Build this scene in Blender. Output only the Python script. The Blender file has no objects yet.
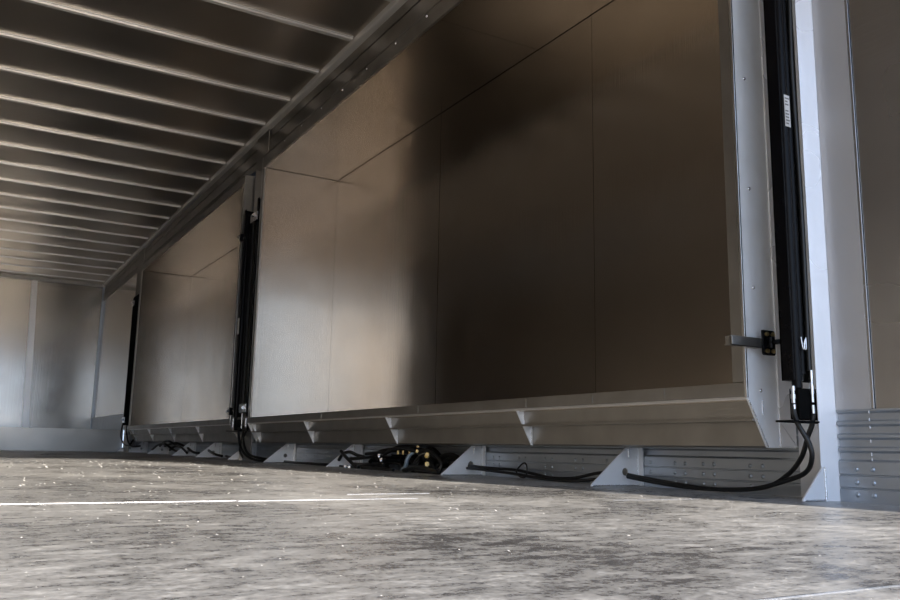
import bpy, bmesh, math, random
from mathutils import Vector, Matrix
random.seed(7)
S = bpy.context.scene
COL = S.collection

# ---------------------------------------------------------------- camera
cam_data = bpy.data.cameras.new('camera')
cam_data.sensor_width = 36.0
cam_data.lens = 848.92 / 900 * 36
cam_data.clip_start = 0.01
cam_data.clip_end = 300
cam = bpy.data.objects.new('camera', cam_data)
COL.objects.link(cam)
Rv, Uv, Fv = Vector((0.861473, -0.507474, 0.018284)), Vector((-0.103036, -0.139427, 0.984857)), Vector((0.49724, 0.850312, 0.1724))
cam.matrix_world = Matrix(((Rv.x, Uv.x, -Fv.x, 0), (Rv.y, Uv.y, -Fv.y, 0), (Rv.z, Uv.z, -Fv.z, 0.12), (0, 0, 0, 1)))
S.camera = cam

# ---------------------------------------------------------------- exposure
S.view_settings.view_transform = 'Standard'
S.view_settings.look = 'None'
S.view_settings.gamma = 1.0
S.view_settings.exposure = 0.0
S.view_settings.use_curve_mapping = False
S.cycles.max_bounces = 14
S.cycles.glossy_bounces = 10
S.cycles.diffuse_bounces = 4
S.cycles.sample_clamp_indirect = 6
S.cycles.use_denoising = True

# ---------------------------------------------------------------- sky and sun
w = bpy.data.worlds.new('sky')
S.world = w
w.use_nodes = True
nt = w.node_tree
nt.nodes.clear()
tc = nt.nodes.new('ShaderNodeTexCoord')
sp = nt.nodes.new('ShaderNodeSeparateXYZ')
cr = nt.nodes.new('ShaderNodeValToRGB')
bg = nt.nodes.new('ShaderNodeBackground')
ow = nt.nodes.new('ShaderNodeOutputWorld')
nt.links.new(tc.outputs['Generated'], sp.inputs[0])
nt.links.new(sp.outputs['Z'], cr.inputs[0])
nt.links.new(cr.outputs[0], bg.inputs[0])
nt.links.new(bg.outputs[0], ow.inputs[0])
cr.color_ramp.elements[0].position = 0.0
cr.color_ramp.elements[0].color = (0.62, 0.77, 1.0, 1)
cr.color_ramp.elements[1].position = 1.0
cr.color_ramp.elements[1].color = (0.22, 0.40, 0.80, 1)
e = cr.color_ramp.elements.new(0.25)
e.color = (0.55, 0.70, 0.95, 1)
bg.inputs[1].default_value = 2.9

sun_data = bpy.data.lights.new('sun', 'SUN')
sun_data.energy = 12
sun_data.angle = math.radians(0.9)
sun_data.color = (1.0, 0.89, 0.76)
sun = bpy.data.objects.new('sun', sun_data)
COL.objects.link(sun)
sun.location = (2, -10, 6)
d = Vector((-0.12, 1.0, -0.353))
sun.rotation_euler = d.to_track_quat('-Z', 'Y').to_euler()

# ---------------------------------------------------------------- helpers
class MB:
    """collects shapes, builds ONE mesh object"""
    def __init__(s):
        s.v = []; s.f = []; s.sm = []
    def add(s, vs, fs, smooth=False):
        n = len(s.v)
        s.v += [tuple(v) for v in vs]
        for f in fs:
            s.f.append([i + n for i in f]); s.sm.append(smooth)
        return s
    def box(s, x0, x1, y0, y1, z0, z1):
        vs = [(x, y, z) for z in (z0, z1) for y in (y0, y1) for x in (x0, x1)]
        return s.add(vs, [(0, 2, 3, 1), (4, 5, 7, 6), (0, 1, 5, 4), (2, 6, 7, 3), (0, 4, 6, 2), (1, 3, 7, 5)])
    def prism(s, poly, axis, a, b):
        """poly: 2D points in the plane across the axis (axis 1: x,z; axis 0: y,z; axis 2: x,y)"""
        def P(p, t):
            return {0: (t, p[0], p[1]), 1: (p[0], t, p[1]), 2: (p[0], p[1], t)}[axis]
        n = len(poly)
        vs = [P(p, a) for p in poly] + [P(p, b) for p in poly]
        fs = [tuple(range(n)), tuple(range(2 * n - 1, n - 1, -1))]
        fs += [(i, i + n, (i + 1) % n + n, (i + 1) % n) for i in range(n)]
        return s.add(vs, fs)
    def rod(s, p, q, r, n=12, r2=None):
        p, q = Vector(p), Vector(q)
        r2 = r if r2 is None else r2
        ax = (q - p).normalized()
        u = ax.orthogonal().normalized(); v = ax.cross(u)
        vs = []
        for c, rr in ((p, r), (q, r2)):
            vs += [c + (u * math.cos(2 * math.pi * k / n) + v * math.sin(2 * math.pi * k / n)) * rr for k in range(n)]
        s.add(vs, [(k, (k + 1) % n, (k + 1) % n + n, k + n) for k in range(n)], True)
        s.add(vs[:n], [tuple(range(n - 1, -1, -1))])
        return s.add(vs[n:], [tuple(range(n))])
    def dome(s, c, nrm, r, h, n=10):
        c, nrm = Vector(c), Vector(nrm).normalized()
        u = nrm.orthogonal().normalized(); v = nrm.cross(u)
        vs = []
        for t in (0, 0.35, 0.75):
            rr = r * math.cos(t * math.pi / 2 * 0.9); hh = h * math.sin(t * math.pi / 2)
            vs += [c + (u * math.cos(2 * math.pi * k / n) + v * math.sin(2 * math.pi * k / n)) * rr + nrm * hh for k in range(n)]
        vs.append(c + nrm * h)
        fs = [(j * n + k, j * n + (k + 1) % n, (j + 1) * n + (k + 1) % n, (j + 1) * n + k) for j in (0, 1) for k in range(n)]
        fs += [(2 * n + k, 2 * n + (k + 1) % n, 3 * n) for k in range(n)]
        return s.add(vs, fs, True)
    def tube(s, pts, r, n=8, sub=5):
        pts = [Vector(p) for p in pts]
        P = [pts[0]] + pts + [pts[-1]]
        c = []
        for i in range(1, len(P) - 2):
            for k in range(sub):
                t = k / sub
                a, b, cc, dd = P[i - 1], P[i], P[i + 1], P[i + 2]
                q = 0.5 * ((2 * b) + (cc - a) * t + (2 * a - 5 * b + 4 * cc - dd) * t * t + (3 * b - a - 3 * cc + dd) * t ** 3)
                c.append(q)
        c.append(pts[-1])
        vs = []; prev = None
        for i, q in enumerate(c):
            tg = (c[min(i + 1, len(c) - 1)] - c[max(i - 1, 0)])
            tg = tg.normalized() if tg.length > 1e-9 else Vector((0, 1, 0))
            u = (prev - tg * prev.dot(tg)) if prev else tg.orthogonal()
            u.normalize(); prev = u; v = tg.cross(u)
            rr = r(i / (len(c) - 1)) if callable(r) else r
            vs += [q + (u * math.cos(2 * math.pi * k / n) + v * math.sin(2 * math.pi * k / n)) * rr for k in range(n)]
        fs = [(j * n + k, j * n + (k + 1) % n, (j + 1) * n + (k + 1) % n, (j + 1) * n + k) for j in range(len(c) - 1) for k in range(n)]
        s.add(vs, fs, True)
        s.add(vs[:n], [tuple(range(n - 1, -1, -1))])
        return s.add(vs[-n:], [tuple(range(n))])
    def weld(s, p, q, r, n=None):
        """a wavy weld bead"""
        p, q = Vector(p), Vector(q)
        L = (q - p).length; n = n or max(4, int(L / (r * 1.1)))
        pts = [p.lerp(q, i / n) + Vector((random.uniform(-1, 1), random.uniform(-1, 1), random.uniform(-1, 1))) * r * 0.25 for i in range(n + 1)]
        return s.tube(pts, lambda t: r * (0.8 + 0.35 * math.sin(t * n * 5.1)), 7, 2)
    def beads(s, segs, parent, name='weld_bead'):
        for p, q, r in segs:
            MB().weld(p, q, r).build(name, M['weld'], parent)
    def build(s, name, mat, parent=None, bevel=0):
        me = bpy.data.meshes.new(name)
        me.from_pydata(s.v, [], s.f)
        me.polygons.foreach_set('use_smooth', s.sm)
        bm = bmesh.new(); bm.from_mesh(me)
        bmesh.ops.recalc_face_normals(bm, faces=bm.faces)
        bm.to_mesh(me); bm.free()
        me.materials.append(mat)
        o = bpy.data.objects.new(name, me); COL.objects.link(o)
        if bevel:
            m = o.modifiers.new('bevel', 'BEVEL'); m.width = bevel; m.segments = 2
            m.limit_method = 'ANGLE'; m.angle_limit = math.radians(40)
        if parent:
            put(o, parent)
        return o

def put(o, parent):
    """parent while keeping the world position"""
    o.parent = parent
    off = parent.location.copy()   # parts themselves sit at the origin, so only a top-level Empty shifts
    o.matrix_parent_inverse = Matrix.Translation(-off)

def thing(name, label, cat, loc, group=None):
    o = bpy.data.objects.new(name, None); COL.objects.link(o)
    o.empty_display_size = 0.1
    o.location = loc
    o['label'] = label; o['category'] = cat
    if group: o['group'] = group
    return o

def tag(o, label, cat, group=None, kind=None):
    o['label'] = label; o['category'] = cat
    if group: o['group'] = group
    if kind: o['kind'] = kind
    return o

def struct(o, label=None):
    o['kind'] = 'structure'
    if label: o['label'] = label
    return o

# ---------------------------------------------------------------- materials
def alu(name, col, rough, wob=0.0, wob_scale=1.2, brush=None, brush_amt=0.02, smear=0.05, metallic=1.0, grime=0.04):
    m = bpy.data.materials.new(name); m.use_nodes = True
    nt = m.node_tree; N = nt.nodes; L = nt.links
    b = N['Principled BSDF']
    b.inputs['Metallic'].default_value = metallic
    tc = N.new('ShaderNodeTexCoord')
    # cloudy stains in colour and gloss
    n1 = N.new('ShaderNodeTexNoise'); n1.inputs['Scale'].default_value = 2.3; n1.inputs['Detail'].default_value = 2.5; n1.inputs['Roughness'].default_value = 0.65
    L.new(tc.outputs['Object'], n1.inputs['Vector'])
    mr = N.new('ShaderNodeMapRange'); mr.inputs[1].default_value = 0.3; mr.inputs[2].default_value = 0.7
    mr.inputs[3].default_value = rough - smear * 0.5; mr.inputs[4].default_value = rough + smear * 0.5
    L.new(n1.outputs['Fac'], mr.inputs[0]); L.new(mr.outputs[0], b.inputs['Roughness'])
    n2 = N.new('ShaderNodeTexNoise'); n2.inputs['Scale'].default_value = 7; n2.inputs['Detail'].default_value = 3; n2.inputs['Roughness'].default_value = 0.5
    L.new(tc.outputs['Object'], n2.inputs['Vector'])
    cr = N.new('ShaderNodeValToRGB')
    cr.color_ramp.elements[0].position = 0.25; cr.color_ramp.elements[1].position = 0.7
    cr.color_ramp.elements[0].color = (col[0] * (1 - grime), col[1] * (1 - grime), col[2] * (1 - grime * 1.1), 1)
    cr.color_ramp.elements[1].color = (*col, 1)
    L.new(n2.outputs['Fac'], cr.inputs[0]); L.new(cr.outputs[0], b.inputs['Base Color'])
    last = None
    if wob:
        n3 = N.new('ShaderNodeTexNoise'); n3.inputs['Scale'].default_value = wob_scale; n3.inputs['Detail'].default_value = 1.5
        L.new(tc.outputs['Object'], n3.inputs['Vector'])
        bp = N.new('ShaderNodeBump'); bp.inputs['Strength'].default_value = 1.0; bp.inputs['Distance'].default_value = wob
        L.new(n3.outputs['Fac'], bp.inputs['Height']); last = bp
    if brush:
        mp = N.new('ShaderNodeMapping'); mp.inputs['Scale'].default_value = brush
        L.new(tc.outputs['Object'], mp.inputs['Vector'])
        n4 = N.new('ShaderNodeTexNoise'); n4.inputs['Scale'].default_value = 1.0; n4.inputs['Detail'].default_value = 4
        L.new(mp.outputs[0], n4.inputs['Vector'])
        bp = N.new('ShaderNodeBump'); bp.inputs['Strength'].default_value = 1.0; bp.inputs['Distance'].default_value = brush_amt
        L.new(n4.outputs['Fac'], bp.inputs['Height'])
        if last: L.new(last.outputs[0], bp.inputs['Normal'])
        last = bp
    if last: L.new(last.outputs[0], b.inputs['Normal'])
    return m

def plain(name, col, rough, metallic=0.0, coat=0.0):
    m = bpy.data.materials.new(name); m.use_nodes = True
    nt = m.node_tree; b = nt.nodes['Principled BSDF']
    n = nt.nodes.new('ShaderNodeTexNoise'); n.inputs['Scale'].default_value = 30; n.inputs['Detail'].default_value = 5
    tc = nt.nodes.new('ShaderNodeTexCoord'); nt.links.new(tc.outputs['Object'], n.inputs['Vector'])
    cr = nt.nodes.new('ShaderNodeValToRGB')
    cr.color_ramp.elements[0].color = (col[0] * .75, col[1] * .75, col[2] * .75, 1); cr.color_ramp.elements[0].position = .35
    cr.color_ramp.elements[1].color = (*col, 1); cr.color_ramp.elements[1].position = .65
    nt.links.new(n.outputs['Fac'], cr.inputs[0]); nt.links.new(cr.outputs[0], b.inputs['Base Color'])
    b.inputs['Roughness'].default_value = rough; b.inputs['Metallic'].default_value = metallic
    b.inputs['Coat Weight'].default_value = coat
    return m

def floor_material():
    m = bpy.data.materials.new('dusty_aluminium_floor'); m.use_nodes = True
    nt = m.node_tree; N = nt.nodes; L = nt.links; b = N['Principled BSDF']
    tc = N.new('ShaderNodeTexCoord')
    def noise(scale, detail, rough, dist=0.0, stretch=(1, 1, 1)):
        mp = N.new('ShaderNodeMapping'); mp.inputs['Scale'].default_value = stretch
        L.new(tc.outputs['Object'], mp.inputs['Vector'])
        n = N.new('ShaderNodeTexNoise'); n.inputs['Scale'].default_value = scale; n.inputs['Detail'].default_value = detail
        n.inputs['Roughness'].default_value = rough; n.inputs['Distortion'].default_value = dist
        L.new(mp.outputs[0], n.inputs['Vector'])
        return n.outputs['Fac']
    def mul(a, k, add=None):
        q = N.new('ShaderNodeMath'); q.operation = 'MULTIPLY_ADD'; q.inputs[1].default_value = k; q.inputs[2].default_value = 0
        L.new(a, q.inputs[0])
        if add is not None: L.new(add, q.inputs[2])
        return q.outputs[0]
    big = noise(1.7, 6, 0.6, 0.4)                       # broad scuffed patches
    mid = noise(16, 8, 0.68, 0.2, (1.0, 1.9, 1))        # mottling
    fine = noise(110, 4, 0.7)                           # grit
    val = mul(fine, 0.36, mul(mid, 0.56, mul(big, 0.50)))
    mx = N.new('ShaderNodeMath'); mx.operation = 'ADD'; mx.inputs[1].default_value = 0.0
    L.new(val, mx.inputs[0])
    cr = N.new('ShaderNodeValToRGB'); cr.color_ramp.elements[0].position = 0.59; cr.color_ramp.elements[1].position = 0.86
    cr.color_ramp.elements[0].color = (0.10, 0.10, 0.105, 1); cr.color_ramp.elements[1].color = (0.63, 0.635, 0.63, 1)
    L.new(mx.outputs[0], cr.inputs[0]); L.new(cr.outputs[0], b.inputs['Base Color'])
    b.inputs['Metallic'].default_value = 0.14
    rr = N.new('ShaderNodeMapRange'); rr.inputs[1].default_value = 0.58; rr.inputs[2].default_value = 0.86
    rr.inputs[3].default_value = 0.20; rr.inputs[4].default_value = 0.50
    L.new(mx.outputs[0], rr.inputs[0]); L.new(rr.outputs[0], b.inputs['Roughness'])
    bp = N.new('ShaderNodeBump'); bp.inputs['Strength'].default_value = 0.35; bp.inputs['Distance'].default_value = 0.004
    L.new(mx.outputs[0], bp.inputs['Height']); L.new(bp.outputs[0], b.inputs['Normal'])
    return m

M = {}
M['panel'] = alu('aluminium_sheet', (0.60, 0.55, 0.49), 0.24, wob=0.012, wob_scale=1.1, brush=(1.5, 1.5, 60), brush_amt=0.0006)
M['boxwall'] = alu('brushed_aluminium_sheet', (0.56, 0.49, 0.415), 0.185, wob=0.016, wob_scale=1.0, brush=(110, 110, 1.2), brush_amt=0.0006)
M['roof'] = alu('roof_aluminium', (0.62, 0.56, 0.49), 0.34, wob=0.05, wob_scale=1.0, smear=0.06, grime=0.02)
M['rib'] = alu('roof_bow_steel', (0.84, 0.82, 0.79), 0.30, metallic=0.6)
M['frame'] = alu('mill_finish_aluminium', (0.42, 0.40, 0.37), 0.40, wob=0.004, wob_scale=5, grime=0.18)
M['bright'] = alu('bright_aluminium', (0.94, 0.94, 0.96), 0.28, metallic=0.35, wob=0.002, wob_scale=4, brush=(90, 90, 1.5), brush_amt=0.0003, grime=0.08)
M['plate'] = alu('plate_aluminium', (0.93, 0.95, 0.98), 0.42, metallic=0.3, wob=0.003, wob_scale=5, grime=0.12)
M['rail'] = alu('ribbed_rail_aluminium', (0.46, 0.50, 0.55), 0.36, metallic=0.7, wob=0.002, wob_scale=6, brush=(90, 1.0, 90), brush_amt=0.0006, grime=0.12)
M['front'] = alu('front_and_dimmed_box_sheet', (0.37, 0.345, 0.31), 0.18, wob=0.004, wob_scale=1.2, brush=(70, 1, .3), brush_amt=0.0003)
M['curb'] = alu('curb_plate', (0.36, 0.34, 0.31), 0.30, wob=0.003, wob_scale=1.5)
M['leftwall'] = alu('left_wall_sheet', (0.78, 0.75, 0.71), 0.42, wob=0.006, metallic=0.8)
M['rightwall'] = alu('right_wall_sheet', (0.56, 0.56, 0.57), 0.26, wob=0.006, brush=(1.5, 1.5, 60), brush_amt=0.0003)
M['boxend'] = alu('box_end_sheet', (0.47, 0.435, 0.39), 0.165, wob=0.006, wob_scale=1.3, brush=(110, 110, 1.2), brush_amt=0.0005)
M['edge'] = alu('wall_edge_with_reflection', (0.66, 0.67, 0.70), 0.34, wob=0.003, metallic=0.55)  # lighter colour paints in the bright post's reflection beside it
M['weld'] = alu('weld_bead', (0.9, 0.9, 0.92), 0.22, grime=0.3)
M['floor'] = floor_material()
M['black'] = plain('black_paint', (0.004, 0.004, 0.005), 0.24, 0, 0.0)
M['black'].node_tree.nodes['Principled BSDF'].inputs['Specular IOR Level'].default_value = 0.12
M['rubber'] = plain('black_rubber_hose', (0.012, 0.012, 0.012), 0.42)
M['matt'] = plain('matt_black', (0.008, 0.008, 0.008), 0.7)
M['matt'].node_tree.nodes['Principled BSDF'].inputs['Specular IOR Level'].default_value = 0.02
M['brass'] = plain('yellow_zinc', (0.72, 0.55, 0.25), 0.3, 1.0)
M['zinc'] = plain('bright_zinc', (0.85, 0.86, 0.88), 0.22, 1.0)
M['paper'] = plain('sticker_white', (0.75, 0.75, 0.74), 0.5)
M['ink'] = plain('sticker_print', (0.18, 0.18, 0.18), 0.6)
M['ground'] = plain('yard_concrete', (0.42, 0.34, 0.26), 0.9)
M['chip'] = plain('metal_shaving', (0.95, 0.95, 0.95), 0.35, 0.4)
M['sleeve'] = plain('blue_grey_sleeve', (0.32, 0.42, 0.52), 0.3, 0.3)
M['paint'] = plain('trailer_paint', (0.6, 0.6, 0.6), 0.5)
M['flap'] = plain('galvanised', (0.6, 0.6, 0.6), 0.4, 1.0)

PATHS = {
    'nearA': [(1.969, 1.52, 0.256), (1.97, 1.519, 0.234), (1.98, 1.516, 0.202), (2.0, 1.5, 0.152), (2.01, 1.501, 0.113), (2.04, 1.544, 0.075), (2.06, 1.62, 0.05), (2.08, 1.76, 0.019), (2.11, 1.954, 0.009), (2.12, 2.161, 0.022), (2.1, 2.321, 0.04)],
    'nearB': [(2.034, 1.507, 0.231), (2.035, 1.514, 0.201), (2.04, 1.532, 0.172), (2.06, 1.573, 0.112), (2.09, 1.649, 0.06), (2.1, 1.747, 0.022), (2.12, 1.963, 0.008), (2.13, 2.171, 0.015), (2.11, 2.342, 0.034)],
    'mid1': [(2.09, 3.391, 0.045), (2.09, 3.197, 0.039), (2.09, 3.005, 0.036), (2.09, 2.862, 0.024), (2.09, 2.749, 0.013), (2.1, 2.618, 0.018), (2.12, 2.501, 0.041), (2.12, 2.385, 0.041)],
    'mid2': [(2.08, 3.383, 0.034), (2.08, 3.182, 0.029), (2.07, 2.976, 0.021), (2.07, 2.835, 0.012), (2.07, 2.723, 0.008), (2.08, 2.593, 0.008), (2.12, 2.501, 0.019), (2.12, 2.385, 0.034)],
    'loop': [(2.08, 2.983, 0.033), (2.07, 2.933, 0.059), (2.07, 2.905, 0.067), (2.07, 2.89, 0.048), (2.07, 2.897, 0.015), (2.07, 2.925, 0.008), (2.08, 2.968, 0.017), (2.08, 2.983, 0.033)],
    'x0': [(2.06, 3.871, 0.008), (2.08, 3.858, 0.05), (2.1, 3.823, 0.101), (2.12, 3.777, 0.116), (2.12, 3.695, 0.083)],
    'x1': [(2.14, 4.513, 0.013), (2.14, 4.259, 0.042), (2.14, 4.026, 0.068), (2.14, 3.81, 0.052), (2.13, 3.613, 0.037)],
    'x2': [(2.12, 4.854, 0.022), (2.12, 4.635, 0.016), (2.12, 4.432, 0.026), (2.1, 4.226, 0.01)],
    'x3': [(2.0, 3.843, 0.008), (2.0, 3.729, 0.024), (2.0, 3.607, 0.018), (2.0, 3.492, 0.008)],
    'x4': [(2.1, 4.457, 0.037), (2.12, 4.373, 0.094), (2.13, 4.195, 0.107), (2.13, 4.009, 0.094), (2.13, 3.834, 0.071), (2.12, 3.654, 0.036)],
    't0': [(2.0, 4.644, 0.095), (2.0, 4.583, 0.067), (2.0, 4.51, 0.04), (2.02, 4.469, 0.008), (2.03, 4.448, 0.008)],
    't1': [(2.02, 4.715, 0.042), (2.02, 4.659, 0.078), (2.03, 4.583, 0.09), (2.06, 4.55, 0.074), (2.08, 4.497, 0.064)],
    't2': [(2.04, 4.601, 0.05), (2.05, 4.458, 0.059), (2.05, 4.251, 0.068), (2.05, 4.082, 0.071)],
    't3': [(2.08, 4.471, 0.081), (2.09, 4.336, 0.089), (2.1, 4.232, 0.096), (2.1, 4.113, 0.123), (2.1, 3.976, 0.127), (2.08, 3.851, 0.12)],
    't4': [(2.05, 4.187, 0.032), (2.05, 4.178, 0.074), (2.05, 4.096, 0.107), (2.06, 3.989, 0.116), (2.06, 3.878, 0.109), (2.06, 3.802, 0.095)],
    't5': [(2.08, 4.209, 0.008), (2.08, 4.188, 0.043), (2.08, 4.106, 0.065), (2.08, 3.991, 0.068), (2.08, 3.912, 0.054), (2.06, 3.851, 0.02)],
    't6': [(2.05, 4.247, 0.009), (2.06, 4.172, 0.048), (2.06, 4.053, 0.046), (2.06, 3.95, 0.028), (2.04, 3.824, 0.011)],
    't7': [(2.0, 4.343, 0.008), (2.0, 4.142, 0.008), (2.0, 3.965, 0.008)],
    't8': [(2.06, 3.814, 0.115), (2.06, 3.71, 0.106), (2.06, 3.629, 0.084), (2.06, 3.579, 0.051), (2.05, 3.57, 0.019), (2.03, 3.572, 0.008)],
    't9': [(2.05, 3.805, 0.1), (2.05, 3.721, 0.077), (2.05, 3.659, 0.05), (2.04, 3.61, 0.018), (2.03, 3.651, 0.008), (2.02, 3.754, 0.008)],
    't10': [(2.09, 3.795, 0.101), (2.09, 3.701, 0.063), (2.1, 3.62, 0.06), (2.11, 3.533, 0.072), (2.09, 3.4, 0.042)],
    't11': [(2.03, 3.891, 0.008), (2.03, 3.806, 0.031), (2.03, 3.743, 0.018), (2.03, 3.632, 0.017), (2.08, 3.643, 0.041), (2.1, 3.582, 0.061)],
    't12': [(2.1, 3.758, 0.033), (2.1, 3.66, 0.074), (2.11, 3.562, 0.09), (2.11, 3.469, 0.064)],
    'sleeve': [(2.02, 3.926, 0.008), (2.01, 3.854, 0.025), (2.01, 3.834, 0.06), (2.02, 3.822, 0.085), (2.03, 3.799, 0.095)],
    'grey': [(2.02, 3.778, 0.047), (2.01, 3.729, 0.072), (2.01, 3.689, 0.089), (2.02, 3.667, 0.097)],
    'fit': [(2.07, 3.833, 0.125), (2.02, 3.647, 0.083), (2.0, 3.609, 0.046), (2.0, 4.577, 0.008), (2.0, 4.52, 0.008), (2.03, 4.198, 0.074), (2.03, 3.768, 0.105), (2.03, 4.172, 0.053)],
    'lowL': [(2.1, 5.905, 0.011), (2.08, 5.587, 0.008), (2.08, 5.292, 0.008), (2.08, 5.022, 0.008), (2.1, 4.912, 0.008)],
    'lowL2': [(2.1, 5.904, 0.008), (2.06, 5.532, 0.008), (2.06, 5.24, 0.008), (2.03, 4.716, 0.008), (2.02, 4.44, 0.008)],
    'm1': [(1.99, 6.66, 0.249), (1.97, 6.561, 0.156), (1.96, 6.435, 0.081), (1.96, 6.251, 0.028), (1.98, 6.053, 0.008), (2.05, 5.931, 0.008), (2.1, 5.884, 0.012)],
    'm2': [(1.99, 6.519, 0.263), (1.97, 6.461, 0.171), (1.96, 6.363, 0.096), (1.96, 6.231, 0.047), (1.99, 6.041, 0.025), (2.06, 5.939, 0.014), (2.1, 5.885, 0.015)],
    'm3': [(2.0, 6.426, 0.269), (1.98, 6.426, 0.216), (1.98, 6.539, 0.141), (2.0, 6.615, 0.064), (2.03, 6.626, 0.018), (2.08, 6.921, 0.008), (2.12, 7.411, 0.022)],
    's0': [(2.06, 7.783, 0.068), (2.05, 7.539, 0.036), (2.08, 7.393, 0.021)],
    's1': [(2.08, 8.603, 0.079), (2.05, 8.275, 0.044), (2.06, 8.091, 0.037)],
    's2': [(2.04, 9.685, 0.09), (2.02, 9.41, 0.134), (2.02, 9.179, 0.144), (2.04, 9.033, 0.115), (2.06, 8.851, 0.086)],
    's3': [(2.0, 9.886, 0.045), (2.0, 9.598, 0.101), (2.0, 9.262, 0.113), (2.03, 9.061, 0.064), (2.03, 8.791, 0.037)],
    's4': [(2.05, 9.238, 0.052), (2.04, 8.939, 0.095), (2.04, 8.679, 0.077), (2.03, 8.422, 0.032)],
    's5': [(2.07, 9.579, 0.091), (2.06, 9.036, 0.125), (2.08, 8.687, 0.088)],
    'f1': [(2.0, 11.822, 0.371), (1.97, 11.711, 0.203), (1.96, 11.392, 0.102), (1.98, 11.162, 0.091), (2.0, 11.04, 0.153)],
    'f2': [(2.0, 11.53, 0.354), (1.97, 11.278, 0.177), (1.98, 11.026, 0.08), (2.03, 10.735, 0.083)],
}

YR, YF, YC = -1.0, 14.8, 12.0     # rear opening, front wall, raised front floor
XL, XW = -0.45, 2.04
ZC = 2.693

# ================================================================= SETTING
struct(MB().box(-60, 60, -80, 60, -1.25, -1.15).build('ground', M['ground']))
fl = struct(MB().box(XL - .05, 2.26, YR, YC + .02, -0.12, 0).build('floor', M['floor']))
for i, (y, x0, x1, wd) in enumerate([(1.86, -.44, .56, .0035), (1.845, .56, 1.0, .0007), (2.04, .90, 1.14, .0006), (1.66, 1.45, 1.75, .0010), (0.505, .5, 1.9, .0008)]):
    MB().box(x0, x1, y - wd, y + wd, -0.001, 0.0012).build('weld_seam', M['weld'], fl)
struct(MB().box(XL, XW, YC + .02, YF, 0.10, 0.285).build('floor_front', M['floor']))
curb = struct(MB().box(XL, XW + .005, YC - .006, YC + .018, 0.0, 0.285).build('trim_curb', M['curb']))
curb.name = 'trim_1'
lm = MB()
struct(MB().box(XL - .03, XL, YR, YF, 0.0, ZC).build('wall_left', M['leftwall']))

# ---- ceiling with its roof bows
ce = struct(MB().box(XL, 2.2, YR, YF, ZC, ZC + .01).build('ceiling', M['roof']))
y = 4.70 - 0.576 * 10
k = 0
while y < YF - .1:
    if y > YR + .05:
        prof = [(y - .028, ZC), (y + .028, ZC), (y + .028, ZC - .004), (y + .017, ZC - .006), (y + .016, ZC - .018), (y + .006, ZC - .018), (y + .005, ZC - .0165), (y - .005, ZC - .0165), (y - .006, ZC - .018), (y - .016, ZC - .018), (y - .017, ZC - .006), (y - .028, ZC - .004)]
        MB().prism(prof, 0, XL, 1.985).build('roof_bow', M['rib'], ce, .002)
    y += 0.576
# ---- top rail and header along the right wall
MB_ = MB().prism([(1.995, ZC), (2.0, ZC - .03), (2.012, ZC - .036), (2.038, ZC - .04), (2.06, ZC - .04), (2.06, ZC)], 1, YR, YF)
struct(MB_.build('trim_2', M['rib'], None, .002))
hd = MB().box(2.04, 2.07, YR, YF, 2.585, 2.66)
hd.box(2.034, 2.07, YR, YF, 2.579, 2.585)
hd.box(2.050, 2.07, YR, YF, 2.570, 2.579)
hd.box(2.028, 2.07, YR, YF, 2.464, 2.470)
hd.box(2.036, 2.07, YR, YF, 2.40, 2.572)
struct(hd.build('trim_3', M['frame'], None, .0015))
# ---- outer skin closing the gaps beside and above the boxes
for i, (a_, c_) in enumerate(((1.498, 1.655), (6.312, 6.752), (11.142, 11.84))):
    struct(MB().box(2.20, 2.21, a_, c_, 0.0, 2.40).build('trim_%d' % (10 + i), M['rail']))
struct(MB().box(2.07, 2.22, YR, YF, 2.40, 2.41).build('trim_13', M['rail']))
struct(MB().box(2.046, 2.21, 11.842, 11.852, 0.0, 2.40).build('trim_14', M['rail']))
# ---- right wall panels
wr = struct(MB().box(2.090, 2.12, YR, 1.36, 0.243, 2.70).build('wall_right', M['rightwall']))
struct(MB().box(2.087, 2.12, 1.372, 1.475, 0.243, 2.70).build('trim_4', M['edge'], None, .001))
struct(MB().box(2.085, 2.12, 1.362, 1.370, 0.243, 2.70).build('trim_5', M['rightwall'], None, .001))
pf = struct(MB().box(2.04, 2.07, 11.84, YF, 0.50, 2.40).build('wall_right_front', M['front']))
struct(MB().box(2.025, 2.07, 11.84, YF, 0.285, 0.50).build('trim_6', M['rail'], None, .003))
# ---- front wall with fine corrugation and the leaning joint strip
fw = MB()
fw.box(XL, XW, YF, YF + .03, 0.285, ZC - .05)
fwo = struct(fw.build('wall_front', M['front']))
st = MB().prism([(1.022, 0.285), (1.128, 0.285), (1.035, 2.64), (0.950, 2.64)], 1, YF - .018, YF - .003)
st.build('joint_strip', M['rib'], fwo, .002)
st = MB().box(XW - .03, XW, YF - .03, YF, 0.285, ZC); st.build('corner_angle', M['rail'], fwo)
struct(MB().box(XL, XW, YF - .05, YF, ZC - .06, ZC).build('trim_7', M['frame'], None, .003))

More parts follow.
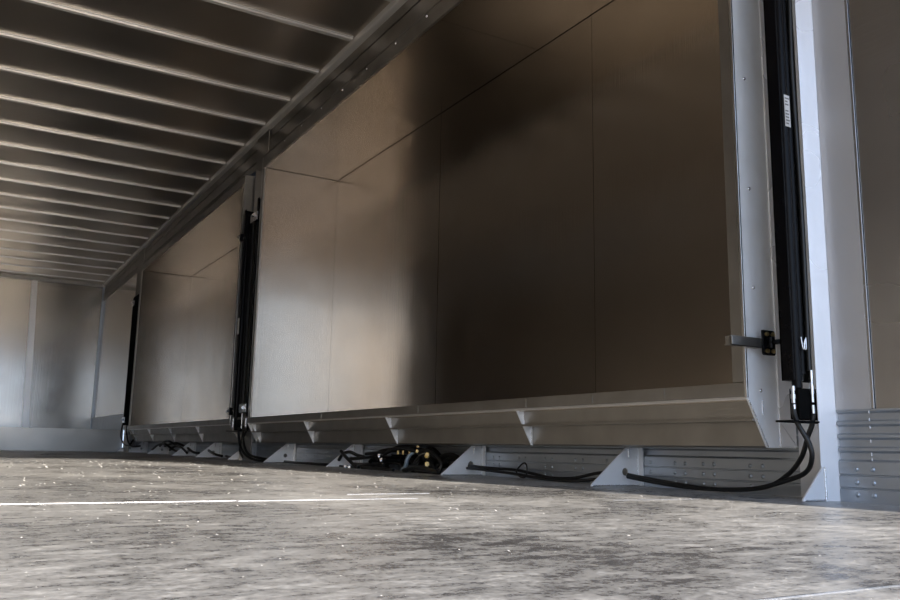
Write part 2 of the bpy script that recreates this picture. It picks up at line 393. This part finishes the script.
# ---- lower side rail: ribbed profile with rivets
def rail_profile(x, top):
    p = [(x, 0.0), (x, .033), (x + .004, .035), (x + .004, .037), (x, .039), (x, .067), (x + .004, .069), (x + .004, .071), (x, .073), (x, .104)]
    z = .104
    for j in range(4):
        p += [(x + .001, z + .003), (x + .010, z + .007), (x + .010, z + .024), (x + .001, z + .030)]
        z += .0345
    p = [q for q in p if q[1] < top]
    return p + [(x + .001, top), (x + .03, top), (x + .03, 0)]
r1 = struct(MB().prism(rail_profile(2.085, .243), 1, YR, 1.475).build('trim_8', M['rail']))
r2 = struct(MB().prism(rail_profile(2.17, .30), 1, 1.66, 11.835).build('trim_9', M['rail']))
def rivet_me(x, y, z):
    return MB().dome((x, y, z), (-1, 0, 0), .0070, .0045)
cnt = 0
for yc in (1.401, 1.12, .83, .56):
    for dy in (-.0235, .0235):
        for z in (.086, .052, .020):
            rivet_me(2.085, yc + dy, z).build('rivet', M['rail'], r1)
pairs = [1.82, 2.013, 2.14, 2.305, 2.49, 2.68, 2.878, 3.067, 3.267, 3.46, 3.66, 3.86, 4.06, 4.26, 4.46]
for yc in pairs:
    for dy in (-.0235, .0235):
        for z in (.085, .053, .021):
            rivet_me(2.17, yc + dy, z).build('rivet', M['rail'], r2)
rest = MB(); yc = 4.66
while yc < 11.4:
    for dy in (-.0235, .0235):
        for z in (.085, .053, .021): rest.dome((2.17, yc + dy, z), (-1, 0, 0), .0062, .0035, 6)
    yc += .2
o = rest.build('rivet_rows', M['rail'], r2); o['kind'] = 'stuff'
# the weld dashes on the rail right of the post
for z in (.235, .215, .195, .160, .125, .112):
    MB().weld((2.086, 1.378, z - .004), (2.086, 1.378, z + .004), .0016).build('weld_spot', M['weld'], r1)

# ================================================================= WALL POSTS
def wall_post(y0, y1, web_to, label, first):
    t = thing('wall_post', label, 'post', (2.06, y0, 0), 'bright posts between the slide-out openings')
    if first:
        MB().prism([(2.035, y1), (2.0865, y1 - .017), (2.120, y1 - .017), (2.120, y1 + .004), (2.037, y1 + .004)], 2, 0, 2.66).build('face_plate', M['bright'], t)
        MB().box(2.12, 2.166, y1, y1 + .005, 0, 2.66).box(2.160, 2.166, y1, web_to, 0.0, 2.66).build('web', M['plate'], t)
        MB().dome((2.160, 1.575, .19), (-1, 0, 0), .008, .006).build('bolt', M['matt'], t)
    else:
        MB().box(2.024, 2.032, y0, y1, 0.0, 2.655).build('flange', M['frame'], t, .001)
        MB().box(2.10, 2.106, y1, web_to, 0.0, 2.62).build('web', M['plate'], t)
    return t
wall_post(1.487, 1.493, 1.655, 'tall bright aluminium wall post nearest the camera, right of the big opening', True)
wall_post(6.42, 6.72, 6.74, 'grey wall post in the middle, between the two slide-out boxes', False)
wall_post(11.45, 11.84, 11.845, 'distant wall post behind the far slide-out box, by the front wall', False)

# ================================================================= SLIDE-OUT BOXES
def slide_box(y0, y1, seams, cjoints, gussets, label, bolts, joints):
    X = 1.95; D = 2.60
    t = thing('slide_out_box', label, 'slide-out box', (X, y0, 0.139), 'slide-out side boxes')
    zc, zt = 2.275, (2.365 if y0 < 5 else 2.345)
    # interior back wall: separate riveted sheets
    ys = [y0 + .02] + seams + [y1 - .02]
    for i in range(len(ys) - 1):
        MB().box(D - .02 + .001 * (i % 2), D - .004, ys[i] + .002, ys[i + 1] - .002, .30, zc - .004).build('back_panel', M['boxwall'], t)
    MB().box(D - .004, D + .01, y0, y1, .28, zt).box(X + .02, D, y0 + .001, y0 + .007, .28, zt).box(X + .02, D, y1 - .007, y1 - .001, .28, zt).box(X + .02, D, y0, y1, zc + .013, zc + .02).build('outer_skin', M['matt'], t)
    MB().box(X + .015, D - .003, y1 - .02, y1 - .008, .30, zc - .003).build('side_panel', M['boxend' if y0 < 5 else 'front'], t)  # far box: both side panels coloured darker in place of dimmer light
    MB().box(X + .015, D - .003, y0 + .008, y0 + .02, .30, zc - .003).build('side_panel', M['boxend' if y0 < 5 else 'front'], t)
    cs = [y0 + .008] + cjoints + [y1 - .008]
    for i in range(len(cs) - 1):
        MB().box(X + .015, D - .005, cs[i] + .0015, cs[i + 1] - .0015, zc, zc + .01 + .001 * (i % 2)).build('ceiling_panel', M['boxwall'], t)
    MB().box(X + .015, D, y0, y1, .27, .30).build('floor_panel', M['panel'], t)
    # header
    h = MB().box(X, X + .012, y0, y1, zc - .002, zt)
    h.box(X - .004, X + .012, y0, y1, zc - .004, zc + .006)
    h.box(X - .006, X + .08, y0, y1, zt - .005, zt + .002)
    ho = h.build('header', M['frame'], t, .0015)
    for yb in bolts:
        MB().dome((X, yb, 2.345), (-1, 0, 0), .008, .006).build('bolt', M['zinc'], ho)
    # jambs facing the trailer
    MB().box(X, X + .012, y0, y0 + .045, .323, zc - .005).build('jamb', M['frame'], t, .0015)
    MB().box(X, X + .012, y1 - .045, y1, .323, zc - .005).build('jamb', M['frame'], t, .0015)
    # sill: upper flange in butted lengths, step and lower beam
    js = [y0] + joints + [y1]
    for i in range(len(js) - 1):
        MB().box(X, X + .035, js[i] + .0007, js[i + 1] - .0007, .282, .322).build('sill_flange', M['frame'], t, .0015)
    MB().box(X + .012, X + .05, y0, y1, .274, .284).box(X + .001, X + .05, y0, y1, .273, .2765).build('sill_lip', M['rib'], t)
    MB().prism([(X + .030, .2725), (X + .038, .270), (X + .040, .220), (X + .022, .220), (X + .022, .213), (X + .06, .213), (X + .06, .277)], 1, y0, y1).build('sill_step', M['frame'], t)
    MB().prism([(X + .078, .216), (X + .078, .143), (X + .082, .139), (X + .16, .139), (X + .16, .216)], 1, y0, y1).build('sill_beam', M['frame'], t)
    MB().box(X + .16, D, y0 + .02, y1 - .02, .20, .27).build('underside', M['frame'], t)
    # end plates with the chamfered toe
    for ya, yb in ((y0 - .006, y0), (y1, y1 + .006)):
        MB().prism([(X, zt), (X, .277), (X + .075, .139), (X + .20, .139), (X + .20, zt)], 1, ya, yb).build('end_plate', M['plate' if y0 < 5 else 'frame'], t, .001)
    e = MB().box(X - .003, X + .004, y0 - .008, y0 + .002, .277, zt)
    e.build('edge_weld', M['weld'], t, .001)
    ep = MB().box(X + .128, X + .197, y0 - .011, y0 - .006, .141, zt)
    ep.build('doubler_plate', M['bright'], t, .001)
    MB().beads([((X + .003, y0 - .008, .272), (X + .077, y0 - .008, .141), .0022),
                ((X + .126, y0 - .0115, .215), (X + .192, y0 - .0115, .148), .0012),
                ((X + .126, y0 - .009, .141), (X + .126, y0 - .009, .21), .002),
                ((X + .06, y0 - .008, .23), (X + .06, y0 - .008, .275), .002)], t)
    for z in (.30, .60, .90, 1.25, 1.6, 1.95):
        MB().dome((X + .045 + .012 * (z < .5), y0 - .006, z), (0, -1, 0), .006, .004).build('rivet', M['zinc'], t)
    for g in gussets:
        go = MB().prism([(X, .277), (X + .085, .277), (X + .085, .139), (X + .075, .139)], 1, g - .004, g + .004).build('gusset', M['plate'], t, .001)
        MB().beads([((X + .072, g - .005, .145), (X + .072, g - .005, .205), .0024), ((X + .036, g - .005, .235), (X + .036, g - .005, .268), .002)], go)
    return t
box_near = slide_box(1.662, 6.30, [3.06, 4.57], [3.51, 5.0], [2.80, 3.98, 5.15, 6.22],
          'big near aluminium slide-out box with open panelled interior and gusseted sill', [2.2, 2.7, 3.2, 3.63, 3.99, 4.37, 4.73, 5.08, 5.45, 5.8], [1.98, 2.33, 2.73, 3.62, 4.85])
box_far = slide_box(6.762, 11.13, [8.25, 9.75], [8.6, 10.0], [7.86, 8.95, 9.99, 10.96],
          'far aluminium slide-out box beyond the middle post', [7.4, 7.9, 8.4, 8.9, 9.4, 9.9, 10.4, 10.9], [7.9, 9.1, 10.2])

# ================================================================= FLOOR BRACKETS
def bracket(y, label, x1=2.168, top=.135, hole=True):
    t = thing('floor_bracket', label, 'bracket', (2.06, y, 0), 'triangular floor brackets')
    x0 = 1.945
    s = (x1 - x0) / .223
    poly = [(x0, .001), (x1, .001), (x1, top), (x1 - (.062 if hole else .005), top), (x0, .006)]
    # plate with a round hose hole
    bm = bmesh.new()
    cx, cz, r = 2.100, .050, .014
    if hole:
        N = 20
        ring = [(cx + r * math.cos(2 * math.pi * k / N), cz + r * math.sin(2 * math.pi * k / N)) for k in range(N)]
        def hit(a):
            dx, dz = math.cos(a), math.sin(a); best = 9
            for i in range(len(poly)):
                (ax, az), (bx, bz) = poly[i], poly[(i + 1) % len(poly)]
                ex, ez = bx - ax, bz - az
                den = dx * ez - dz * ex
                if abs(den) < 1e-9: continue
                tt = ((ax - cx) * ez - (az - cz) * ex) / den
                uu = ((ax - cx) * dz - (az - cz) * dx) / den
                if tt > 0 and -1e-6 <= uu <= 1 + 1e-6: best = min(best, tt)
            return (cx + dx * best, cz + dz * best)
        angs = sorted([2 * math.pi * k / 40 for k in range(40)] + [math.atan2(p[1] - cz, p[0] - cx) % (2 * math.pi) for p in poly])
        out = [hit(a) for a in angs]
        inn = [(cx + r * math.cos(a), cz + r * math.sin(a)) for a in angs]
        n = len(angs); m = MB()
        vs = [(p[0], y, p[1]) for p in out + inn] + [(p[0], y + .006, p[1]) for p in out + inn]
        fs = []
        for i in range(n):
            j = (i + 1) % n
            fs += [(i, j, n + j, n + i), (2 * n + i, 3 * n + i, 3 * n + j, 2 * n + j), (i, 2 * n + i, 2 * n + j, j), (n + i, n + j, 3 * n + j, 3 * n + i)]
        m.add(vs, fs); m.build('plate', M['plate'], t)
    else:
        MB().prism(poly, 1, y, y + .006).build('plate', M['plate'], t, .001)
    segs = [((x0 + .006, y - .002, .003), (x1 - .006, y - .002, .003), .0026)]
    if hole:
        segs += [((x1 - .012, y - .001, .02), (x1 - .012, y - .001, top - .03), .0016), ((x1 - .052, y - .002, top - .035), (x1 - .052, y - .002, top - .006), .003)]
    else:
        segs += [((x1 - .001, y - .002, .004), (x1 - .001, y - .002, top), .0034)]
    MB().beads(segs, t)
    if hole:
        MB().box(x1 - .004, x1, y - .022, y, .001, top).build('foot_flange', M['plate'], t)
    return t
bracket(1.484, 'short triangular bracket welded to the foot of the bright near post', 2.036, .090, False)
BR = [(2.335, 'triangular floor bracket under the big box, first to the left of the near post'),
      (3.375, 'triangular floor bracket right of the tangle of black hoses'),
      (4.72, 'triangular floor bracket half hidden at the left end of the hose tangle'),
      (5.86, 'triangular floor bracket just right of the hoses hanging from the middle post'),
      (6.745, 'triangular floor bracket at the foot of the middle post'),
      (7.75, 'triangular floor bracket first left of the middle post, under the far box'),
      (8.66, 'triangular floor bracket under the far box, just right of the small hose bundle'),
      (9.85, 'triangular floor bracket behind the small hose bundle under the far box'),
      (11.0, 'triangular floor bracket near the far end of the far box'),
      (11.75, 'last and smallest looking triangular floor bracket, at the far post')]
for yb, lab in BR:
    bracket(yb, lab)

# ================================================================= LIFTING COLUMNS
def column(y, z0, z1, label, cx, full, deep=.040):
    """black guide with two rods; y = near face"""
    X = cx
    t = thing('hydraulic_column', label, 'hydraulic ram', (X + .06, y, z0), 'black vertical hydraulic columns')
    m = MB().box(X, X + .006, y, y + deep, z0 + .02, z1)
    m.box(X, X + .125, y + .034, y + .040, z0 + .02, z1)
    m.build('guide_channel', M['black' if y < 10 else 'matt'], t, .001)
    a = MB().rod((X + .022, y + .008, z0), (X + .022, y + .008, z1 - .05), .014, 20)
    a.rod((X + .022, y + .008, z0 + .02), (X + .022, y + .008, z0 + .045), .017, 20)
    a.rod((X + .022, y + .008, z1 - .09), (X + .022, y + .008, z1 - .05), .017, 20)
    a.build('cylinder', M['black'], t)
    MB().rod((X + .048, y + .010, z0 + .04), (X + .048, y + .010, z1 - .02), .009, 14).build('guide_rod', M['black'], t)
    MB().tube([(X + .066, y + .000, z0 + .05), (X + .067, y - .002, z0 + .5), (X + .064, y + .002, z0 + .95), (X + .068, y - .003, z0 + 1.3), (X + .065, y + .002, z1 - .1)], .007, 10, 6).build('supply_hose', M['rubber'], t)
    f = MB().box(X + .020, X + .110, y + .002, y + .034, z0 - .085, z0 - .0)
    f.build('foot_block', M['matt'], t, .003)
    MB().box(X - .045, X + .11, y - .02, y + .03, z0 - .094, z0 - .089).build('foot_plate', M['matt'], t)
    if full:
        st = MB().box(X + .011, X + .033, y - .0075, y - .006, 1.045, 1.14).build('sticker', M['paper'], t)
        pr = MB()
        for i in range(9):
            zz = 1.052 + i * .0095
            if i in (5,): continue
            pr.box(X + .013, X + .013 + random.uniform(.009, .018), y - .0079, y - .0075, zz, zz + .004)
        pr.build('print', M['ink'], st)
        c = MB().tube([(X + .022, y - .012, .438), (X + .025, y - .014, .408), (X + .030, y - .014, .406), (X + .031, y - .014, .423)], .0016, 6)
        c.tube([(X + .033, y - .014, .423), (X + .034, y - .014, .406), (X + .039, y - .014, .408), (X + .042, y - .012, .438)], .0016, 6)
        c.tube([(X + .030, y - .014, .418), (X + .033, y - .017, .433), (X + .035, y - .014, .418)], .0016, 6)
        c.build('spring_clip', M['zinc'], t)
    # hose couplings
    for xx, yy, zz, k in ((X + .001, y + .006, z0 + .004, 1.0), (X + .066, y - .005, z0 + .050, 1.9)):
        cp = MB()
        for dz, r in ((.0, .0060), (-.012, .0045), (-.022, .0065), (-.034, .005), (-.050, .0055)):
            cp.rod((xx, yy, zz + dz * k), (xx, yy, zz + (dz - .012) * k), r, 10)
        cp.build('coupling', M['zinc'], t)
    return t
column(1.512, .300, 2.05, 'tall black hydraulic column with white sticker beside the near post', 1.968, True)
col_r = column(6.36, .315, 2.05, 'right-hand black hydraulic column on the middle post', 1.955, False)
col_l = column(6.66, .315, 2.02, 'left-hand black hydraulic column on the middle post', 1.945, False)
col_f = column(11.20, .315, 1.99, 'farthest black hydraulic column, beyond the far box', 1.955, False, .36)
MB().box(1.9435, 1.945, 6.661, 6.699, 0.99, 1.12).build('sticker', M['paper'], col_l)
def arm(y, z, parent, x_in=1.985, x_out=1.86):
    m = MB().box(x_out, x_in + .005, y, y + .006, z - .016, z + .012)
    m.box(x_out, x_out + .006, y - .004, y + .02, z - .014, z + .010)
    m.box(x_out, x_in, y, y + .024, z - .016, z - .012)
    t = m.build('mounting_arm', M['frame'], parent, .001)
    p = MB().prism([(x_in + .005, z - .036), (x_in + .045, z - .036), (x_in + .050, z - .031), (x_in + .050, z + .031), (x_in + .045, z + .036), (x_in + .0, z + .036), (x_in, z + .031), (x_in, z - .031)], 1, y - .008, y + .0)
    p.build('bolt_plate', M['black'], t, .001)
    for dx in (.012, .037):
        for dz in (-.024, .024):
            MB().rod((x_in + dx, y - .014, z + dz), (x_in + dx, y - .008, z + dz), .0065, 6).build('bolt', M['brass'], t)
    MB().rod((x_in + .025, y - .008, z), (x_in + .02, y - .08, z), .007, 12).rod((x_in + .025, y - .014, z - .016), (x_in + .025, y - .014, z + .016), .010, 10).build('pin', M['black'], t)
arm(1.628, .435, box_near)
def clamp(y, z, parent, X):
    MB().box(X - .004, X + .05, y, y + .07, z - .032, z + .032).build('clamp', M['black'], parent, .004)
    p = MB().box(X - .016, X - .004, y - .03, y + .13, z - .034, z + .034).build('clamp_plate', M['zinc'], parent, .002)
    MB().rod((X - .035, y - .04, z), (X - .035, y + .01, z), .014, 10).rod((X - .035, y - .015, z), (X - .016, y - .015, z), .010, 10).build('pin', M['zinc'], p)
clamp(6.38, 1.90, col_r, 1.955)
clamp(6.38, .395, col_r, 1.955)
def lug(y, z, parent):
    o = MB().box(1.930, 1.955, y, y + .03, z - .03, z + .03).build('lug', M['black'], parent, .003)
    MB().rod((1.912, y + .015, z), (1.930, y + .015, z), .012, 10).build('pin', M['zinc'], o)
lug(6.73, 1.80, box_far)
lug(6.73, .38, box_far)
clamp(11.42, 1.90, col_f, 1.955)
clamp(11.42, .40, col_f, 1.955)

# ================================================================= HOSES
def hose(key, r, label, group=None, collar=None):
    o = MB().tube(PATHS[key], r, 10, 6).build('hydraulic_hose', M['rubber'])
    tag(o, label, 'hose', group)
    return o
hose('nearA', .0068, 'black hose hanging from the near column and bulging furthest right')
hose('nearB', .0068, 'black hose from the silver coupling near the post, crossing behind the other hose')
hose('mid1', .0062, 'upper black hose running along the rail between the two nearest floor brackets')
hose('mid2', .0062, 'lower black hose lying along the rail between the two nearest floor brackets')
o = MB().tube(PATHS['loop'], .0035, 8, 6).build('cable_tie', M['rubber']); tag(o, 'black strap looped round the hoses between the brackets', 'strap')
tl = ['short black hose end sticking up at the left of the tangle', 'black hose arching over the leftmost bracket of the tangle',
      'straight black hose at mid height leading into the tangle', 'thin black hose arching highest along the top of the tangle',
      'black hose looping over the left half of the tangle', 'black hose curling low in the middle of the tangle',
      'black hose sagging between the left fittings of the tangle', 'black hose lying on the floor in front of the tangle',
      'black hose curving down from the brass fitting at the tangle top', 'black hose making the large front loop of the tangle',
      'black hose leaving the tangle top towards the right bracket', 'black hose lying low across the right of the tangle',
      'black hose rising behind the right bracket of the tangle']
for i, lab in enumerate(tl):
    hose('t%d' % i, .0125 if i in (5, 6, 9, 11, 12) else .0095, lab, 'tangled black hoses under the big box')
xt = ['black hose behind the brass fittings, rising to the sill', 'thick black hose along the rail behind the tangle', 'black hose lying against the rail at the left of the tangle',
      'black hose crossing the big hose loop low down', 'second black hose arching along the tangle top']
for i, lab in enumerate(xt):
    hose('x%d' % i, .012, lab, 'tangled black hoses under the big box')
v = thing('valve_block', 'dark valve block lying among the tangled hoses', 'valve', (2.1, 4.0, .0), None)
MB().box(2.06, 2.12, 3.92, 4.12, .035, .085).build('body', M['matt'], v, .004)
MB().rod((2.05, 3.95, .06), (2.05, 4.3, .055), .018, 14).build('cylinder_body', M['black'], v)
for i, y_ in enumerate((3.96, 4.03, 4.09)):
    MB().rod((2.09, y_, .085), (2.09, y_, .105), .008, 8).build('port', M['brass'], v)
o = MB().tube(PATHS['sleeve'], lambda t: .004 + .007 * math.sin(math.pi * min(1, t * 1.05)) ** .7 if t < .95 else .004, 10, 6).build('hose_sleeve', M['sleeve'])
tag(o, 'pale blue shiny sleeve curving through the hose tangle', 'sleeve')
o = MB().tube(PATHS['grey'], .0035, 8, 6).build('hydraulic_hose', M['frame']); tag(o, 'thin light grey hose loop inside the tangle', 'hose')
fl_lab = ['brass fitting on the very top of the hose tangle', 'upper brass fitting in the right half of the tangle', 'largest brass fitting low in the right half of the tangle',
          'left one of two silver fittings near the leftmost tangle bracket', 'right one of two silver fittings near the leftmost tangle bracket',
          'silver fitting at the left middle of the tangle', 'small brass fitting just under the topmost one', 'small silver fitting below the left middle of the tangle']
for i, p in enumerate(PATHS['fit']):
    q = Vector(p); d_ = Vector((-.4, -.8, .3 if i % 2 else -.1)).normalized()
    s_ = .012 if i in (1, 2) else .008
    f = MB().rod(q - d_ * s_, q + d_ * s_ * .2, s_, 6).rod(q + d_ * s_ * .2, q + d_ * s_ * 1.6, s_ * .65, 12).rod(q + d_ * s_ * 1.6, q + d_ * s_ * 2.2, s_ * .85, 6)
    tag(f.build('hose_fitting', M['brass' if i in (0, 1, 2, 6) else 'zinc']), fl_lab[i], 'fitting', 'hose fittings in the tangle')
hose('lowL', .0075, 'rear black hose on the floor between the middle post and the tangle')
hose('lowL2', .0065, 'front black hose on the floor between the middle post and the tangle')
hose('m1', .0095, 'leftmost black hose hanging from the middle column pair')
hose('m2', .0095, 'second black hose hanging in a loop from the middle column pair')
hose('m3', .0085, 'black hose from the right middle column crossing back to the left')
sl = ['short black hose at the bracket first left of the middle post', 'short black hose at the bracket right of the small bundle',
      'black hose arching over the top of the small bundle', 'lowest black hose of the small bundle', 'right black hose of the small bundle', 'thin black hose behind the small bundle']
for i, lab in enumerate(sl):
    hose('s%d' % i, .011, lab, 'hoses under the far box')
hose('f1', .010, 'left black hose hanging at the farthest post')
hose('f2', .010, 'right black hose hanging at the farthest post')

# ================================================================= SHAVINGS ON THE FLOOR
ch = MB()
for i in range(2600):
    y_ = .25 + 5.5 * random.random() ** 1.6
    x_ = random.uniform(-.3, 1.93)
    s_ = .0005 + random.uniform(.1, .6) ** 1.5 * .0030 * (.25 + y_)
    a_ = random.uniform(0, math.pi); tl_ = random.uniform(-.8, .8)
    ca, sa = math.cos(a_), math.sin(a_)
    u_ = Vector((ca, sa, tl_ * .5)) * s_ * random.uniform(.6, 1.8); v_ = Vector((-sa, ca, -tl_ * .4)) * s_ * .6
    c_ = Vector((x_, y_, s_ * .8 + .0008))
    n_ = Vector((0, 0, s_ * .3))
    ch.add([c_ - u_, c_ + v_, c_ + u_, c_ - v_, c_ + n_], [(0, 1, 4), (1, 2, 4), (2, 3, 4), (3, 0, 4), (0, 3, 2, 1)])
tag(ch.build('metal_shavings', M['chip']), 'bright metal shavings scattered over the dusty floor', 'shavings', None, 'stuff')
